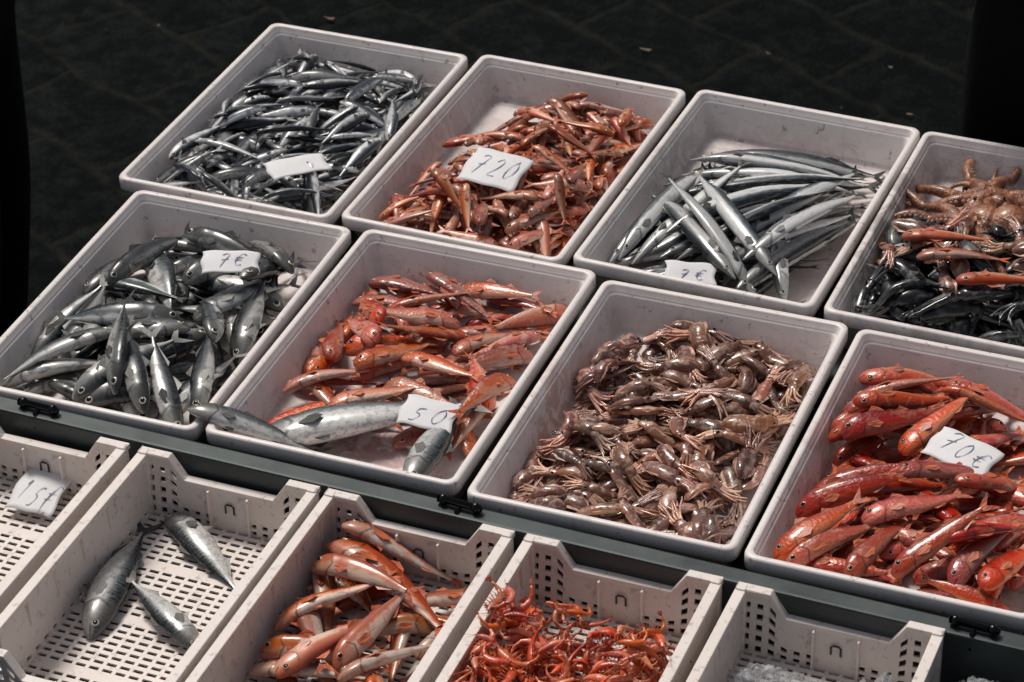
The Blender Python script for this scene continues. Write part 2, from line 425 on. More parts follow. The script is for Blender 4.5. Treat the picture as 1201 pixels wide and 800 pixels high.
def tray(x,y,rz,w=.404,d=.604,stains=()):
    o_=[(.026,-TH,.014),(.024,-TH+.003,.015),(.012,-.026,.015),(.003,-.024,.016),(.0,-.022,.017),(.0,-.003,.017),(.002,0,.016),(.0095,0,.013),(.0115,-.002,.012),(.0135,-.012,.012),(.0165,-.0135,.012),(.018,-.016,.012),(.030,-TH+.014,.012),(.034,-TH+.008,.011),(.041,-TH+.006,.010)]
    V=[];F=[];n=None
    for ins,z,r in o_:
        P=rrect(ins,w-ins,ins,d-ins,r);n=len(P);V+=[(a,b,z) for a,b in P]
    for i in range(len(o_)-1):
        for j in range(n):
            a=i*n+j;b=i*n+(j+1)%n;F.append((a,b,b+n,a+n))
    F.append(tuple((len(o_)-1)*n+j for j in range(n)));F.append(tuple(reversed(range(n))))
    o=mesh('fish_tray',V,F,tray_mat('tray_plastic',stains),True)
    o.location=(x,y,0);o.rotation_euler=(rng.normal(0,.003),rng.normal(0,.003),rz)
    return o
def frame(x,y,rz,*a): return Matrix.Translation((x,y,0))@Matrix.Rotation(rz,4,'Z')
FL=-TH+.006
red=(.30,.04,.03)
TP={'A0':(-.004,-.010,.020,.402),'A1':(.410,.002,.004,.410),'A2':(.839,-.008,.012,.408),'A3':(1.259,-.009,.006,.412),
    'B0':(-.069,.612,-.012,.404),'B1':(.347,.624,-.022,.400),'B2':(.759,.632,-.028,.412),'B3':(1.186,.622,-.010,.41)}
stain={'A1':[(.30,.06,.09,red,.9),(.12,.30,.10,red,.35),(.2,.15,.12,red,.5)],'A2':[(.1,.3,.2,(.50,.26,.21),.7),(.12,.4,.1,red,.25)],
       'B1':[(.2,.3,.3,(.50,.26,.21),.5)],'A3':[(.2,.3,.3,red,.5)],'B2':[(.1,.4,.2,(.33,.31,.30),.5)],'B3':[(.2,.3,.4,(.12,.09,.08),.8)]}
for k,v in TP.items(): tray(*v,stains=stain.get(k,()))
P={k:Pile(v[3],.604,FL,margin=.05,frame=frame(*v),rim=.0) for k,v in TP.items()}

# ---------------------------------------------------------------- species materials
m_sar=fish_mat('sardine_skin',[(0,(.74,.74,.74)),(.38,(.60,.61,.62)),(.54,(.14,.16,.185)),(.70,(.020,.028,.040)),(1,(.008,.012,.020))],metal=.1,rough=.32,var=(.4,1.3),blot=(.03,.04,.055),blotamt=.4,coat=.3,streak=.2,hue=0)
f_sar=fin_mat('sardine_fin',(.10,.11,.12))
m_smul=fish_mat('small_mullet_skin',[(0,(.78,.54,.44)),(.34,(.68,.32,.20)),(.58,(.54,.12,.05)),(1,(.22,.035,.016))],rough=.36,var=(.5,1.25),blot=(.20,.045,.025),blotamt=.4,head=(.44,.09,.04),coat=.25,streak=.2,sat=(.85,1.2),hue=.02)
f_red=fin_mat('red_fin',(.58,.14,.06))
m_mul=fish_mat('mullet_skin',[(0,(.80,.52,.42)),(.26,(.70,.27,.17)),(.48,(.60,.095,.042)),(.75,(.45,.045,.020)),(1,(.20,.020,.010))],rough=.34,var=(.6,1.15),blot=(.74,.44,.34),blotamt=.5,blotscale=45,head=(.55,.09,.04),stripe=((.64,.30,.07),.55,.25),coat=.5,sat=(.85,1.2),scales=.45,hue=.015)
m_mul2=fish_mat('scarlet_mullet_skin',[(0,(.74,.33,.22)),(.24,(.68,.12,.055)),(.48,(.62,.045,.017)),(.75,(.44,.022,.009)),(1,(.18,.010,.006))],rough=.34,var=(.6,1.15),blot=(.72,.29,.19),blotamt=.5,blotscale=42,head=(.56,.045,.018),coat=.5,sat=(.9,1.15),scales=.45,hue=.014)
m_gur=fish_mat('gurnard_skin',[(0,(.84,.72,.62)),(.42,(.76,.50,.37)),(.56,(.60,.16,.06)),(1,(.28,.04,.02))],rough=.34,var=(.55,1.15),blot=(.48,.11,.04),blotamt=.5,head=(.55,.15,.06),coat=.45,sat=(.85,1.2))
m_mac=fish_mat('mackerel_skin',[(0,(.72,.70,.66)),(.36,(.56,.56,.54)),(.50,(.15,.17,.18)),(.68,(.022,.034,.040)),(1,(.008,.014,.018))],metal=.1,rough=.30,var=(.3,1.3),blot=(.04,.05,.055),blotamt=.5,bars=((.006,.009,.012),30),head=(.10,.10,.09),coat=.35,hue=0)
m_bmac=fish_mat('big_mackerel_skin',[(0,(.76,.74,.71)),(.45,(.60,.60,.59)),(.60,(.17,.19,.20)),(.78,(.030,.044,.050)),(1,(.010,.017,.022))],metal=.08,rough=.30,var=(.55,1.05),blot=(.12,.13,.13),blotamt=.45,blotscale=130,bars=((.008,.012,.015),52),head=(.14,.135,.125),coat=.35,hue=0)
f_dark=fin_mat('dark_fin',(.08,.08,.075))
m_gar=fish_mat('garfish_skin',[(0,(.80,.80,.79)),(.50,(.68,.69,.69)),(.60,(.14,.165,.18)),(.75,(.015,.024,.028)),(1,(.006,.011,.014))],metal=.1,rough=.26,var=(.6,1.2),head=(.14,.15,.15),coat=.35,hue=0)
m_squ=fish_mat('cuttlefish_skin',[(0,(.74,.52,.42)),(.32,(.56,.29,.20)),(.60,(.33,.125,.078)),(1,(.12,.045,.032))],metal=0,rough=.28,var=(.5,1.55),blot=(.64,.43,.35),blotamt=.6,blotscale=90,gill=0,coat=.6,sat=(.85,1.15),scales=.35)
f_squ=fin_mat('cuttlefish_fin',(.48,.27,.20))
m_ink=fish_mat('inked_cuttlefish_skin',[(0,(.10,.11,.11)),(.35,(.022,.027,.030)),(1,(.005,.007,.009))],metal=0,rough=.28,var=(.5,1.5),blot=(.34,.32,.30),blotamt=.4,blotscale=60,gill=0,coat=.5)
m_shr=fish_mat('shrimp_shell',[(0,(.84,.34,.20)),(.45,(.78,.13,.045)),(1,(.55,.045,.016))],metal=0,rough=.34,var=(.65,1.2),blot=(.84,.42,.29),blotamt=.45,blotscale=120,gill=0,coat=.3,sat=(.9,1.15))
f_shr=fin_mat('shrimp_leg',(.72,.18,.08))

# ---------------------------------------------------------------- fill the trays
def nrm(mu,sd,flip=.25): return lambda x,y: math.radians(mu)+rng.normal(0,math.radians(sd))+(math.pi if rng.random()<flip else 0)
def ang1(x,y): return math.radians(rng.choice([60,20,100,150,35]))+rng.normal(0,.5)+(math.pi if rng.random()<.4 else 0)
P['B0'].mg=.034
P['B0'].fill([T_sar],270,lambda x,y:y<.55,(.105,.16),ang1,cand=6,stiff=.8,sink=.5,bend=.2,rollr=.6)
P['B0'].build('sardine_pile',[m_sar,f_sar,iris_s,pupil])
def r2(x,y): return y<.55 and x>.05 and not (x<.17 and y>.32) and not(x<.09 and y>.25)
P['B1'].mg=.04
P['B1'].fill(T_smul,260,r2,(.08,.13),lambda x,y:math.radians(rng.choice([60,10,-20,110]))+rng.normal(0,.5)+(math.pi if rng.random()<.5 else 0),cand=4,stiff=.8,sink=.5,bend=.2)
P['B1'].fill(T_smul,50,lambda x,y:((x-.23)/.13)**2+((y-.27)/.2)**2<1,(.085,.125),lambda x,y:rng.uniform(0,6.28),cand=3)
P['B1'].build('small_red_mullet_pile',[m_smul,f_red,iris_r,pupil])
# garfish
g3=[(.777,.707,.864,1.020),(.80,.70,.88,1.0),(.819,.695,.865,.99),(1.112,.669,1.020,.9),(.85,.72,1.05,.96),(.98,.70,1.12,.93),(.791,.964,1.136,1.160),(.781,.990,1.0,1.15),
    (.899,1.056,1.145,1.112),(.917,1.023,1.136,1.081),(.896,.926,1.109,1.069),(.970,.932,1.137,1.025),(.90,1.0,1.14,1.05),(.93,.96,1.12,1.0),(.88,.9,1.1,1.0),
    (.881,.750,1.073,.988),(.974,.782,1.115,1.047),(1.042,.752,1.119,.99),(1.026,.713,1.140,1.012),(.91,.72,1.10,.97),(.84,.70,.93,.98),(1.014,.669,.832,.846),(1.073,.664,.882,.834),(1.09,.70,.90,.90)]
P['B2'].mg=.034
P['B2'].fill([T_gar],18,lambda x,y:y<.36,(.31,.37),nrm(50,25,.1),cand=5,sink=.55)
P['B2'].listed(T_gar,g3,minL=.32,bend=.12,rollr=.5,stiff=.75,sink=.55)
P['B2'].build('garfish_pile',[m_gar,f_dark,iris_s,pupil])
# horse mackerel
a5=[(.044,.296,.076,.491),(.081,.314,.125,.5),(.085,.13,.07,.33),(.239,.266,.058,.21),(.27,.238,.106,.18),(.031,.05,.164,.13),(.176,.019,.241,.146),(.352,.03,.22,.2),(.36,.079,.282,.276),
    (.297,.03,.231,.12),(.334,.198,.238,.342),(.358,.221,.324,.372),(.188,.407,.223,.502),(.132,.483,.257,.453),(.141,.157,.027,.035),(.242,.042,.181,.186),(.305,.393,.308,.476),(.361,.435,.198,.570)]
P['A0'].mg=.032
P['A0'].fill(T_mack,40,lambda x,y:y<.54 and not(x<.10 and y>.45),(.18,.24),nrm(70,55),cand=6,sink=.5,rollr=.6)
P['A0'].listed(T_mack,a5,minL=.215,bend=.12,rollr=.6,sink=.55)
P['A0'].build('horse_mackerel_pile',[m_mac,f_dark,iris_s,pupil])
# red mullet
a6=[(442,531,568,521),(537,551,692,483),(634,591,771,551),(429,469,543,483),(507,447,601,506),(586,560,716,553),(455,274,445,417),(493,275,456,381),(529,325,456,400),(536,366,475,441),(641,447,524,393),(667,438,553,359),(663,361,742,496),(765,486,701,374),(769,436,712,346),(773,234,709,344),(778,332,760,258),(449,195,543,268),(537,266,605,365),(596,329,702,300),(586,276,729,238),(459,94,537,202),(536,173,617,238)]
a6=[tuple(c/1000 for c in q) for q in a6]
P['A1'].mg=.034
P['A1'].fill(T_mul,30,lambda x,y:.04<x<.37 and .18<y<.55,(.13,.175),nrm(10,60),cand=6,sink=.5,rollr=.6)
P['A1'].listed(T_mul,a6,minL=.158,bend=.14,rollr=.55,sink=.55)
P['A1'].build('red_mullet_pile',[m_mul,f_red,iris_r,pupil])
for q,r_ in (((.445,.060,.775,.250,1),.95),((.372,.032,.58,.085,1),.5),((.738,.018,.722,.27,-1),.35)):
    P['A1'].listed(T_bmac,[q],minL=.2,bend=.04,rollr=.1,rand=r_,sink=.6,mg=-.06,stiff=.9)
    P['A1'].build('mackerel',[m_bmac,f_dark,iris_s,pupil])
# small cuttlefish
def r7(x,y):
    if y>.565 or y<.035: return False
    if x>.135 and x+y*.15<.44: return True
    if x<.10 and y<.50 : return rng.random()<.35
    return y<.25 and x<.14
P['A2'].mg=.038
P['A2'].fill(SQ,205,r7,(.09,.13),lambda x,y:rng.uniform(0,6.28),bend=1.0,rollr=.6,cand=4,stiff=.3,sink=.65)
P['A2'].build('small_cuttlefish_pile',[m_squ,f_squ,pupil,pupil])
# scarlet mullet
a8=[(1275,539,1440,622),(1277,438,1417,512),(1259,385,1319,430),(1311,369,1434,448),(1422,467,1562,454),(1308,311,1388,374),(1267,314,1303,371),(1395,324,1442,416),(1292,212,1413,282),(1413,234,1511,296),(1281,144,1383,206),(1389,141,1480,220),(1270,36,1348,151),(1313,21,1423,153),(1401,13,1448,156),(1460,44,1539,137),(1511,103,1614,206),(1464,189,1595,261),(1585,50,1623,168),(1542,54,1590,176),(1522,252,1591,303),(1414,523,1542,510)]
a8=[tuple(c/1000 for c in q) for q in a8]
P['A3'].mg=.034
P['A3'].fill(T_mul,66,lambda x,y:y<.52,(.14,.185),nrm(35,45),cand=6,sink=.5,rollr=.6)
P['A3'].listed(T_mul,a8[::-1],minL=.17,bend=.14,rollr=.55,sink=.55)
P['A3'].build('scarlet_mullet_pile',[m_mul2,f_red,iris_r,pupil])
# inked cuttlefish and octopuses
P['B3'].mg=.04
P['B3'].fill(SQ,95,lambda x,y:y<.33,(.11,.17),lambda x,y:rng.uniform(0,6.28),bend=.9,rollr=.7,cand=4,stiff=.4,sink=.55)
P['B3'].build('inked_cuttlefish_pile',[m_ink,f_dark,pupil,pupil])
P['B3'].fill([SQ[1],SQ[3]],14,lambda x,y:.06<y<.30,(.10,.14),lambda x,y:rng.uniform(0,6.28),bend=.9,rollr=.5,cand=2,stiff=.4)
P['B3'].build('small_cuttlefish_pile',[m_squ,f_squ,pupil,pupil])
for q in ((1.26,.82,1.40,.86),(1.30,.76,1.44,.80),(1.38,.70,1.50,.76)):
    P['B3'].listed(T_smul,[q],minL=.15);P['B3'].build('red_mullet',[m_smul,f_red,iris_r,pupil])
def oct_mat():
    m=M('octopus_skin');tc=m.n.new('ShaderNodeTexCoord').outputs['Object']
    n1=m.noise(tc,38,4,.65);n2=m.noise(tc,220,2,.6)
    col=m.ramp(n1,[(.32,(.06,.026,.018)),(.5,(.29,.105,.05)),(.68,(.54,.27,.16))])
    col=m.mix(m.ss(n2,.55,.7,0,.6),col,(.08,.035,.025))
    return m.P(Base_Color=col,Roughness=.35,Coat_Weight=.4,Coat_Roughness=.15,Normal=m.bump(n2,.6,.004))
m_oct=oct_mat();m_suck=simple('sucker_skin',(.46,.28,.21),.4)
def octopus(cx,cy,z,rz,s=1.0,seed=0):
    r=np.random.default_rng(seed+50);V=[];A=[];F=[];MI=[]
    us=np.linspace(0,1,13)
    pts=[(-.02-.115*u,.012*math.sin(u*3),.034+.008*math.sin(u*3.1)) for u in us]
    rad=[.022,.023,.020,.019,.024,.030,.034,.036,.035,.031,.025,.015,.004]
    tube(V,A,F,MI,pts,rad,16,.5,0)
    for sgn in (1,-1):
        tube(V,A,F,MI,[(-.03,sgn*.016,.046),(-.03,sgn*.021,.056),(-.03,sgn*.024,.060)],[.011,.009,.004],10,.5,0)
        tube(V,A,F,MI,[(-.03,sgn*.024,.058),(-.03,sgn*.0255,.0625)],[.005,.003],8,.5,2)
    for k in range(8):
        a=math.radians(-150+300*k/7)*.95;cu=r.choice([-1,1])*r.uniform(4,11);x,y=.0,.0;Q=[];ln=r.uniform(.22,.30);n=26
        for i in range(n):
            t=i/(n-1);st=ln/n
            Q.append((x,y,.028*(1-t)**1.5+.010+.014*abs(math.sin(i*.33+k))))
            x+=st*math.cos(a);y+=st*math.sin(a);a+=cu*(t**1.5)*st*3.2+r.normal(0,.13)
        rd=[.0165*(1-.88*(i/(n-1))**.8) for i in range(n)]
        tube(V,A,F,MI,Q,rd,8,.5,0)
        for i in range(2,n-3):
            q=np.array(Q[i]);d=np.array(Q[i+1])-q;d/=np.linalg.norm(d);sd=np.array([-d[1],d[0],0])*(1 if cu>0 else -1)
            p0=q+sd*rd[i]*.85+np.array([0,0,rd[i]*.25]);nn=sd*.9+np.array([0,0,.3])
            tube(V,A,F,MI,[p0,p0+nn*rd[i]*.28],[rd[i]*.36,rd[i]*.28],7,.5,1)
    me=D.meshes.new('octopus');me.from_pydata([tuple(c*s for c in v) for v in V],[],F)
    for m_ in (m_oct,m_suck,pupil): me.materials.append(m_)
    me.polygons.foreach_set('material_index',MI);me.polygons.foreach_set('use_smooth',[True]*len(F))
    o=link(D.objects.new('octopus',me));o.location=(cx,cy,z);o.rotation_euler=(0,0,rz);return o
octopus(1.34,1.08,-.066,1.9,.95,1);octopus(1.46,1.06,-.064,.9,1.0,2);octopus(1.33,.96,-.054,2.6,.95,3);octopus(1.45,.93,-.046,3.6,.95,4);octopus(1.50,1.0,-.05,0,.7,5);octopus(1.38,.90,-.042,1.2,.8,6)

# ---------------------------------------------------------------- market table
steel=simple('table_steel',(.050,.062,.062),.42,.5,14,.5,.05)
darkm=simple('dark_metal',(.012,.013,.015),.5,.3)
tb=empty('market_table')
box('top',-.055,1.72,-.018,1.225,-.105,-.0835,steel,.002,tb)
led=box('front_ledge',-.30,1.86,-.052,-.020,-.16,-.004,steel,.004,tb)
led.rotation_euler=(0,0,-.012);led.location=(0,.006,0)
for x in (.0,.85,1.66):
    for y in (.04,1.17): box('leg',x-.02,x+.02,y-.02,y+.02,-.9,-.1055,darkm,.003,tb)
box('rail',0.02,1.64,1.16,1.18,-.55,-.52,darkm,.002,tb)
ct=empty('crate_stand')
box('top',-.35,1.9,-.62,-.056,-.165,-.120,simple('wet_dark_wood',(.012,.011,.010),.6,0,20,.5,.1),.003,ct)
for x in (-.2,.8,1.8):
    for y in (-.58,-.1): box('leg',x-.025,x+.025,y-.02,y+.02,-.9,-.1655,darkm,.003,ct)
def clamp(x,y,rz):
    V=[];A=[];F=[];MI=[]
    tube(V,A,F,MI,[(-.036,0,0),(-.034,0,0),(-.034,0,0),(.034,0,0),(.036,0,0)],[.001,.0065,.0055,.0055,.001],10)
    tube(V,A,F,MI,[(-.03,0,0),(-.026,0,0),(-.022,0,0)],[.0075,.009,.0075],10);tube(V,A,F,MI,[(.022,0,0),(.026,0,0),(.03,0,0)],[.0075,.009,.0075],10)
    tube(V,A,F,MI,[(.0,0,-.004),(0,-.012,-.006),(0,-.016,-.03)],[.004,.004,.003],8)
    o=mesh('table_clamp',V,F,simple('black_chrome',(.02,.02,.022),.15,.8),True);o.location=(x,y,.004);o.rotation_euler=(0,0,rz)
clamp(.845,-.036,-.06);clamp(1.60,-.048,-.05);clamp(.15,-.03,-.03)

# ---------------------------------------------------------------- perforated crates
def crate_mat():
    m=M('crate_plastic');tc=m.n.new('ShaderNodeTexCoord').outputs['Object']
    n1=m.noise(tc,12,3,.6);n2=m.noise(tc,70,3,.7)
    col=m.mix(n1,(.72,.64,.59),(.84,.78,.74));col=m.mix(m.ss(n2,.55,.72,0,.6),col,(.36,.27,.22))
    return m.P(Base_Color=col,Roughness=m.math('MULTIPLY_ADD',n1,.3,.25))
cm=crate_mat();logo=simple('crate_mark',(.03,.025,.025),.5)
CW,CL,CH=.292,.485,.094
ZB=-.116
def panel(name,xs,ts,Hf,hole,place,parent,th=.004,mat=None):
    V=[];F=[]
    for t in ts:
        for x in xs: V.append(place(x,t*Hf(x)))
    nx=len(xs)
    for j in range(len(ts)-1):
        for i in range(nx-1):
            if hole((xs[i]+xs[i+1])/2,(ts[j]+ts[j+1])/2,i,j): continue
            F.append((j*nx+i,j*nx+i+1,(j+1)*nx+i+1,(j+1)*nx+i))
    o=mesh(name,V,F,mat or cm,parent=parent)
    s=o.modifiers.new('s','SOLIDIFY');s.thickness=th;s.offset=0
    return o
def crate(x0,yb=-.062):
    e=empty('plastic_crate',(x0,yb,0))
    z0=ZB;zt=-.004
    w,l=CW,CL;H=zt-z0
    def Hn(x):
        f=x/w
        return H*float(np.interp(f,[0,.17,.25,.75,.83,1],[1,1,.68,.68,1,1]))
    ins=.010
    nb=31;xs=[.002+(w-.004)*i/nb for i in range(nb+1)]
    ts=[0,.08,.17,.24,.33,.40,.49,.56,.65,.72,.80,.88,1.0]
    def hole_end(x,t,i,j):
        f=x/w
        if .41<f<.59: return False
        if f<.05 or f>.95: return False
        if j in (1,3) : return i%2==1
        if j in (5,7,9): return i%2==1 and not (.22<f<.78)
        return False
    for nm,y,s in (('rear_wall',-.003,1),('front_wall',-l+.003,-1)):
        panel(nm,xs,ts,Hn,hole_end,(lambda x,z,y=y,s=s:(x,y-s*(1-z/H)*ins,z0+z)),e)
        V=[];F=[];ks=[0,.17,.25,.75,.83,1]
        for k in ks:
            x=k*w;zz=z0+Hn(x)
            for dy,dz in ((-.009,-.007),(-.009,.002),(.006,.002),(.006,-.007)): V.append((x,y+s*dy+.0,zz+dz))
        for k in range(5):
            for q in range(4):
                a=4*k+q;b=4*k+(q+1)%4;F.append((a,b,b+4,a+4))
        F+=[(0,1,2,3),(20,21,22,23)]
        mesh(nm+'_rim',V,F,cm,parent=e,bevel=.0012)
        for f in (.385,.605):
            box('rib',w*f,w*f+.003,min(y-s*.016,y-s*.004),max(y-s*.016,y-s*.004),z0+.006,z0+H*.64,cm,parent=e)
        V=[];A=[];F=[];MI=[];xm=w*.5;yy=y-s*.0105;zb=z0+H*.40
        tube(V,A,F,MI,[(xm-.007,yy,zb-.009),(xm-.007,yy,zb+.004),(xm-.004,yy,zb+.007),(xm+.004,yy,zb+.007),(xm+.007,yy,zb+.004),(xm+.007,yy,zb-.009)],[.0015]*6,5)
        mesh('mark',V,F,logo,parent=e)
    ys=[.012+(l-.024)*i/37 for i in range(38)]
    def hole_side(y,t,i,j): return j in (1,) and i%2==1
    for nm,x,s in (('side_wall',.003,1),('side_wall',w-.003,-1)):
        panel(nm,ys,[0,.08,.15,.24,.31,.5,1.0],lambda q:H-.004,hole_side,(lambda q,z,x=x,s=s:(x+s*(1-z/H)*ins,-q,z0+z)),e)
        box(nm+'_rim',min(x-s*.004,x+s*.012),max(x-s*.004,x+s*.012),-l+.011,-.011,zt-.010,zt+.0005,cm,.0015,e)
        for k in range(6):
            yk=-.05-k*(l-.1)/5;box('rib',min(x+s*.0025,x+s*.010),max(x+s*.0025,x+s*.010),yk-.0015,yk+.0015,z0+H*.5,zt-.0105,cm,parent=e)
    for cx in (.001,w-.015):
        for cy in (-.0145,-l+.001):
            box('corner_post',cx,cx+.014,cy,cy+.0135,z0+.002,zt+.003,cm,.002,e)
    fx=[.010]
    nsl=13;pw=(w-.020)/nsl
    for i in range(nsl): fx+= [.010+pw*i+pw*.14,.010+pw*i+pw*.86]
    fx.append(w-.010)
    fy=[.010];nr=34;ph_=(l-.020)/nr
    for i in range(nr): fy+=[.010+ph_*i+ph_*.28,.010+ph_*i+ph_*.72]
    fy.append(l-.010)
    V=[];F=[]
    for y in fy:
        for x in fx: V.append((x,-y,z0+.004))
    nx=len(fx)
    for j in range(len(fy)-1):
        for i in range(nx-1):
            if i%2==1 and j%2==1 and not (j//2)%9==8: continue
            F.append((j*nx+i,j*nx+i+1,(j+1)*nx+i+1,(j+1)*nx+i))
    o=mesh('floor',V,F,cm,parent=e);s=o.modifiers.new('s','SOLIDIFY');s.thickness=.003;s.offset=0
    e.rotation_euler=(0,0,rng.normal(0,.004))
    return e
CX=[-.283,.030,.343,.648,.958,1.272]
for x in CX: crate(x)
FC=ZB+.0065
def cpile(i): return Pile(CW,CL,FC,margin=.02,frame=Matrix.Translation((CX[i],-.062-CL,0)))
pc=cpile(2)
for q in ((.400,-.372,.349,-.098,-1),(.386,-.08,.580,-.214,-1),(.577,-.347,.408,-.251,1)):
    pc.listed(T_bmac,[q],bend=.08,rollr=.15,minL=.20,rand=.6);pc.build('mackerel',[m_bmac,f_dark,iris_s,pupil])
pc=cpile(3)
c3=[(.646,-.045,.895,-.181),(.644,-.024,.812,-.017),(.630,-.156,.749,-.315),(.748,-.293,.783,-.121),(.618,-.232,.702,-.151),(.792,-.319,.866,-.221),(.683,-.336,.715,-.266),(.626,-.105,.717,-.124)]
pc.fill([T_mul[0]],24,lambda x,y:y>.10 and y<.42,(.15,.19),lambda x,y:rng.uniform(0,6.28),cand=5,sink=.5,rollr=.7)
pc.listed(T_mul[0],c3,off=(.04,-.06),minL=.19,bend=.12,sink=.5,rollr=.6)
pc.build('gurnard_pile',[m_gur,f_red,iris_r,pupil])
pc=cpile(4)
pc.fill(SH,420,lambda x,y:y<.35,(.065,.095),lambda x,y:rng.uniform(0,6.28),bend=.3,rollr=.9,cand=4,stiff=.5,sink=.66)
pc.build('shrimp_pile',[m_shr,f_shr,pupil,pupil])
# ---------------------------------------------------------------- crumpled plastic bags
film=M('plastic_film');tc=film.n.new('ShaderNodeTexCoord').outputs['Object']
nz=film.noise(tc,45,4,.7,1.5)
film=film.P(Base_Color=(.75,.77,.8,1),Roughness=.15,Alpha=film.ss(nz,.35,.7,.12,.6),Normal=film.bump(nz,.9,.02))
def bag(x,y,z,sx,sy,sz,seed,rz=0):
    V=[];F=[];n=64;mm=44
    for i in range(mm):
        ph=math.pi*i/(mm-1)
        for j in range(n):
            th=2*math.pi*j/n
            p=Vector((math.sin(ph)*math.cos(th),math.sin(ph)*math.sin(th),math.cos(ph)))
            q=p*2.2+Vector((seed*3.1,0,0))
            d=1+.35*mnoise.noise(q)+.35*abs(mnoise.noise(q*2.3))-.30*abs(mnoise.noise(q*4.7))
            V.append((p.x*d*sx,p.y*d*sy,max(0,p.z*d*sz+sz*.8)))
    for i in range(mm-1):
        for j in range(n):
            a=i*n+j;b=i*n+(j+1)%n;F.append((a,b,b+n,a+n))
    o=mesh('plastic_bag',V,F,film,True);o.location=(x,y,z);o.rotation_euler=(0,0,rz)
bag(1.365,-.20,FC,.072,.050,.036,1);bag(1.505,-.185,FC,.035,.06,.042,2,.2);bag(1.64,-.13,-.119,.06,.045,.045,3)
# ---------------------------------------------------------------- price tags
paper=M('paper');tc=paper.n.new('ShaderNodeTexCoord').outputs['Object']
paper=paper.P(Base_Color=paper.mix(paper.noise(tc,40,4),(.66,.67,.69),(.84,.83,.84)),Roughness=.6)
ink=simple('blue_ink',(.09,.10,.20),.5)
G={'7':[[(0,.9),(.3,1),(.75,.95),(.5,.5),(.3,0)],[(.15,.48),(.75,.55)]],
   '1':[[(.1,.7),(.45,1),(.4,0)]],'5':[[(.8,1),(.25,.95),(.2,.58),(.6,.6),(.8,.35),(.55,.03),(.1,.08)]],
   '2':[[(.1,.8),(.35,1),(.7,.85),(.6,.5),(.1,.02),(.85,.05)]],'0':[[(.5,1),(.15,.75),(.12,.3),(.45,0),(.82,.3),(.8,.75),(.5,1)]],
   'e':[[(.9,.85),(.55,1),(.25,.7),(.2,.3),(.5,0),(.9,.12)],[(.0,.6),(.7,.64)],[(.0,.4),(.65,.43)]]}
def tag(cx,cy,z,w,h,rz,text,tilt=(0,0),curl=.006,ph=0,lw=.00075):
    e=empty('price_tag',(cx,cy,z),rz);e.rotation_euler=(tilt[0],tilt[1],rz)
    r=np.random.default_rng(int(ph*100)+3)
    zf=lambda x,y:curl*math.cos((x/w)*2.6+ph)*.9+curl*.5*math.sin(y/h*2.5+ph*2)
    nx,ny=14,10;V=[];F=[]
    for j in range(ny+1):
        for i in range(nx+1):
            x=-w/2+w*i/nx;y=-h/2+h*j/ny;V.append((x+.002*math.sin(j*.9+ph),y+.0015*math.sin(i*.7),zf(x,y)))
    for j in range(ny):
        for i in range(nx):
            a=j*(nx+1)+i;F.append((a,a+1,a+nx+2,a+nx+1))
    o=mesh('paper',V,F,paper,True,e);s=o.modifiers.new('s','SOLIDIFY');s.thickness=.0005;s.offset=-1
    if not text: return
    V=[];F=[];n=len(text);ch=h*.58;cw=min(w*.8/n,ch*.85);x0=-cw*n/2
    for k,c in enumerate(text):
        dy=r.normal(0,ch*.10);sz=r.uniform(.75,1.15)
        for st in G[c]:
            pts=[]
            for a,b in zip(st[:-1],st[1:]):
                for q in range(5): pts.append((a[0]+(b[0]-a[0])*q/5,a[1]+(b[1]-a[1])*q/5))
            pts.append(st[-1]);pts=np.array(pts)
            if len(pts)>8:
                pp=pts.copy()
                for _ in range(3): pp[1:-1]=(pp[:-2]+pp[1:-1]*2+pp[2:])/4
                pts=pp+np.cumsum(r.normal(0,.010,pp.shape),axis=0)
            X=x0+cw*(k+.12+pts[:,0]*.72*sz)+pts[:,1]*.010;Y=dy-ch/2+pts[:,1]*ch*sz
            d=np.gradient(np.stack([X,Y],1),axis=0);d/=np.linalg.norm(d,axis=1)[:,None]+1e-9
            b0=len(V)
            for i in range(len(X)):
                ww=lw*(.8+.4*math.sin(i*.5+k))
                for s_ in (-1,1):
                    x=X[i]-d[i,1]*s_*ww;y=Y[i]+d[i,0]*s_*ww;V.append((x,y,zf(x,y)+.0009))
            for i in range(len(X)-1): F.append((b0+2*i,b0+2*i+1,b0+2*i+3,b0+2*i+2))
    mesh('writing',V,F,ink,parent=e)
def topz(k,cx,cy,r=.03):
    p=P[k];q=p.frame.inverted()@Vector((cx,cy,0))
    return max(p.hat(q.x+a,q.y+b) for a in (-r,0,r) for b in (-r,0,r))
def T(k,cx,cy,w,h,deg,text,dz=.001,**kw):
    tag(cx,cy,topz(k,cx,cy)+dz,w,h,math.radians(deg),text,**kw)
T('B0',.225,.723,.105,.055,45,'',ph=.5,dz=-.003)
T('B1',.549,.823,.105,.090,-4,'720',ph=.3,tilt=(.10,0),dz=.004)
T('B2',.955,.662,.08,.050,20,'7e',ph=1.2,tilt=(.3,0),dz=-.006)
T('A0',.272,.380,.092,.050,24,'7e',ph=.2,tilt=(.1,.05))
T('A1',.702,.180,.085,.065,4,'50',ph=.8,tilt=(.12,0),dz=-.004)
T('A3',1.487,.327,.106,.062,-20,'70e',ph=.1,tilt=(.12,0),dz=.001)
tag(.185,-.110,-.092,.075,.095,math.radians(4),'15e',tilt=(.1,0),ph=.4)

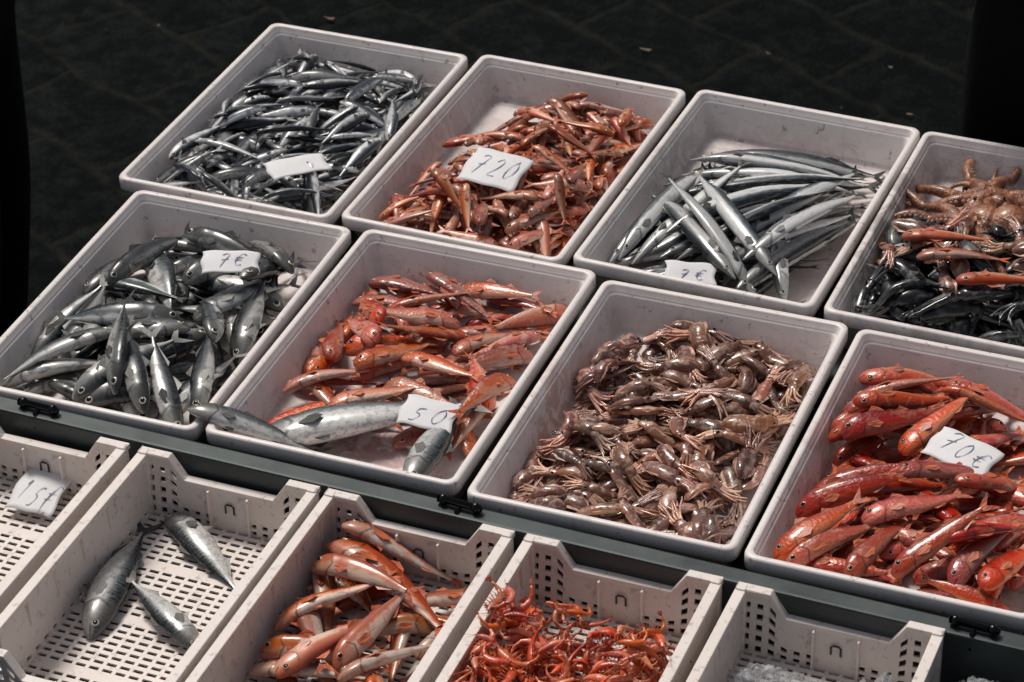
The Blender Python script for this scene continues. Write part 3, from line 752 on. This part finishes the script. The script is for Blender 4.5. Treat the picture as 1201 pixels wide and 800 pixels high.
# ---------------------------------------------------------------- ground : black lava paving
def ground_mat():
    m=M('lava_paving');tc=m.n.new('ShaderNodeTexCoord').outputs['Object']
    mp=m('ShaderNodeMapping',{'Vector':tc,'Rotation':(0,0,.5)}).outputs[0]
    wob=m.noise(mp,3,3)
    v=m('ShaderNodeVectorMath',{0:mp,1:m('ShaderNodeCombineXYZ',{0:m.math('MULTIPLY',wob,.18),1:m.math('MULTIPLY',wob,.14)}).outputs[0]},operation='ADD').outputs[0]
    br=m('ShaderNodeTexBrick',{'Vector':v,'Scale':1.0,'Mortar Size':.022,'Mortar Smooth':.9,'Brick Width':.42,'Row Height':.26,'Color1':(.0006,.0014,.0018,1),'Color2':(.0018,.0030,.0034,1),'Mortar':(.0065,.0070,.0050,1)})
    n=m.noise(tc,14,5,.75);n2=m.noise(tc,55,3,.7)
    col=m.mix(m.ss(n,.50,.72,0,.6),br.outputs[0],(.0045,.0066,.0068))
    col=m.mix(m.ss(n2,.68,.75,0,.6),col,(.025,.024,.018))
    h=m.math('ADD',m.math('MULTIPLY',br.outputs['Fac'],-.5),m.math('MULTIPLY',n,1.2))
    return m.P(Base_Color=col,Roughness=m.ss(n,.3,.7,.5,.9),Normal=m.bump(h,.5,.02),Specular_IOR_Level=.035)
s=60
mesh('ground',[(-s,-s,-.9),(s,-s,-.9),(s,s,-.9),(-s,s,-.9)],[(0,1,2,3)],ground_mat())
V=[];F=[]
for k in range(110):
    x,y=rng.uniform(-2.2,1.8),rng.uniform(1.3,4.5);a=rng.uniform(0,6.28);L=abs(rng.normal(0,.007))+.003
    b=len(V)
    for q in range(5):
        t=a+q*1.256;V.append((x+L*math.cos(t)*rng.uniform(.4,1.9),y+L*math.sin(t)*rng.uniform(.3,1),-.893+rng.uniform(0,.006)))
    F.append(tuple(range(b,b+5)))
mesh('litter',V,F,simple('litter_scrap',(.16,.10,.07),.7,0,8,.8))

# ---------------------------------------------------------------- people in black
cloth=simple('black_cloth',(.004,.0045,.006),.9,0,30,.4,.3,Specular_IOR_Level=.15)
skin=simple('skin',(.45,.26,.19),.5);hair=simple('hair',(.015,.01,.008),.6)
def skinned(name,J,E,R,mat,parent,root=0):
    me=D.meshes.new(name);me.from_pydata(J,E,[]);me.materials.append(mat);o=link(D.objects.new(name,me),parent)
    mod=o.modifiers.new('skin','SKIN')
    for i,r in enumerate(R):
        me.skin_vertices[0].data[i].radius=(r,r) if not isinstance(r,tuple) else r
    me.skin_vertices[0].data[root].use_root=True
    mod.use_smooth_shade=True
    s=o.modifiers.new('sub','SUBSURF');s.levels=2;s.render_levels=2
    return o
def person(name,x,y,rz,lean=0.0):
    e=empty(name,(x,y,-.9),rz);L=lean
    J=[(0,0,.95),(0,.02+L*.2,1.12),(0,.02+L*.6,1.32),(0,.0+L,1.46),(0,.01+L*1.1,1.54),
       (.17,L*.95,1.43),(.23,.02+L,1.18),(.10,.21+L,1.24),(-.17,L*.95,1.43),(-.23,.02+L,1.18),(-.10,.24+L,1.20),
       (.10,0,.88),(.11,.02,.5),(.12,-.02,.09),(-.10,0,.88),(-.11,.02,.5),(-.12,-.02,.09)]
    E=[(0,1),(1,2),(2,3),(3,4),(3,5),(5,6),(6,7),(3,8),(8,9),(9,10),(0,11),(11,12),(12,13),(0,14),(14,15),(15,16)]
    R=[(.19,.14),(.18,.14),(.19,.14),(.12,.10),.065,.085,.062,.045,.085,.062,.045,.12,.085,.058,.12,.085,.058]
    skinned('clothed_body',J,E,R,cloth,e)
    for s in (1,-1):
        skinned('shoe',[(s*.12,-.06,.05),(s*.12,.05,.05),(s*.125,.16,.035)],[(0,1),(1,2)],[.045,.048,.035],cloth,e)
        hx,hy,hz=s*.10,.235+L,1.235-(s<0)*.03
        skinned('hand',[(hx,hy,hz),(hx-s*.04,hy+.015,hz),(hx-s*.075,hy+.02,hz-.005)],[(0,1),(1,2)],[.026,(.018,.034),(.014,.034)],skin,e)
        for k in range(4):
            fz=hz+(1.5-k)*.019;l=(.06,.072,.068,.052)[k]
            skinned('finger',[(hx-s*.07,hy+.02,fz),(hx-s*(.07+l*.5),hy+.018,fz),(hx-s*(.07+l*.8),hy-.005,fz)],[(0,1),(1,2)],[.009,.0085,.007],skin,e)
        skinned('thumb',[(hx-s*.02,hy+.01,hz+.025),(hx-s*.045,hy+.015,hz+.05),(hx-s*.07,hy+.015,hz+.058)],[(0,1),(1,2)],[.012,.010,.008],skin,e)
    hc=Vector((0,.03+L*1.2,1.66))
    skinned('head',[hc+Vector((0,-.02,-.14)),hc+Vector((0,.015,-.075)),hc+Vector((0,.01,-.01)),hc+Vector((0,-.01,.05))],[(0,1),(1,2),(2,3)],[.055,.068,.088,.078],skin,e)
    skinned('hair',[hc+Vector((0,-.045,-.03)),hc+Vector((0,-.035,.03)),hc+Vector((0,-.005,.078))],[(0,1),(1,2)],[.075,.085,.06],hair,e)
    skinned('nose',[hc+Vector((0,.095,.0)),hc+Vector((0,.112,-.03))],[(0,1)],[.009,.013],skin,e)
    for s in (1,-1):
        skinned('ear',[hc+Vector((s*.086,-.0,.015)),hc+Vector((s*.088,.0,-.03))],[(0,1)],[.012,.010],skin,e)
        skinned('eye',[hc+Vector((s*.033,.086,.012)),hc+Vector((s*.033,.090,.012))],[(0,1)],[.010,.007],pupil,e)
    skinned('mouth',[hc+Vector((-.022,.088,-.062)),hc+Vector((0,.094,-.064)),hc+Vector((.022,.088,-.062))],[(0,1),(1,2)],[.004,.006,.004],simple('lips',(.35,.12,.1),.5),e)
    return e
person('customer_in_black',1.40,1.46,math.pi)
person('fishmonger_in_black',-.67,1.02,-1.3,.0)

# ---------------------------------------------------------------- light, world, camera
w=D.worlds.new('World');sc.world=w;w.use_nodes=True;nt=w.node_tree
sky=nt.nodes.new('ShaderNodeTexSky');sky.sky_type='NISHITA';sky.sun_disc=False
el,az=math.radians(58),math.radians(-50)
sky.sun_elevation=el;sky.sun_rotation=az;sky.dust_density=4;sky.air_density=1.0
hs=nt.nodes.new('ShaderNodeHueSaturation');hs.inputs['Saturation'].default_value=.5
nt.links.new(sky.outputs[0],hs.inputs['Color'])
bg=nt.nodes['Background'];nt.links.new(hs.outputs[0],bg.inputs[0]);bg.inputs[1].default_value=.060
sl=D.lights.new('sun','SUN');sl.energy=2.5;sl.angle=math.radians(16);sl.color=(1,.93,.85)
so=link(D.objects.new('sun',sl))
dv=Vector((math.sin(az)*math.cos(el),math.cos(az)*math.cos(el),math.sin(el)))
so.rotation_euler=dv.to_track_quat('Z','Y').to_euler();so.location=dv*10
cam=D.cameras.new('camera');co=link(D.objects.new('camera',cam))
co.location=(2.1622,-2.934,2.4472);co.rotation_euler=(.9732,.0274,.3821)
cam.lens=98.28;cam.sensor_width=36;cam.clip_end=500;cam.clip_start=.05
cam.dof.use_dof=True;cam.dof.focus_distance=(Vector((.95,.25,-.03))-co.location).length;cam.dof.aperture_fstop=11
sc.camera=co
sc.view_settings.view_transform='Standard';sc.view_settings.look='None';sc.view_settings.exposure=0
print('faces',sum(len(m.polygons) for m in D.meshes))
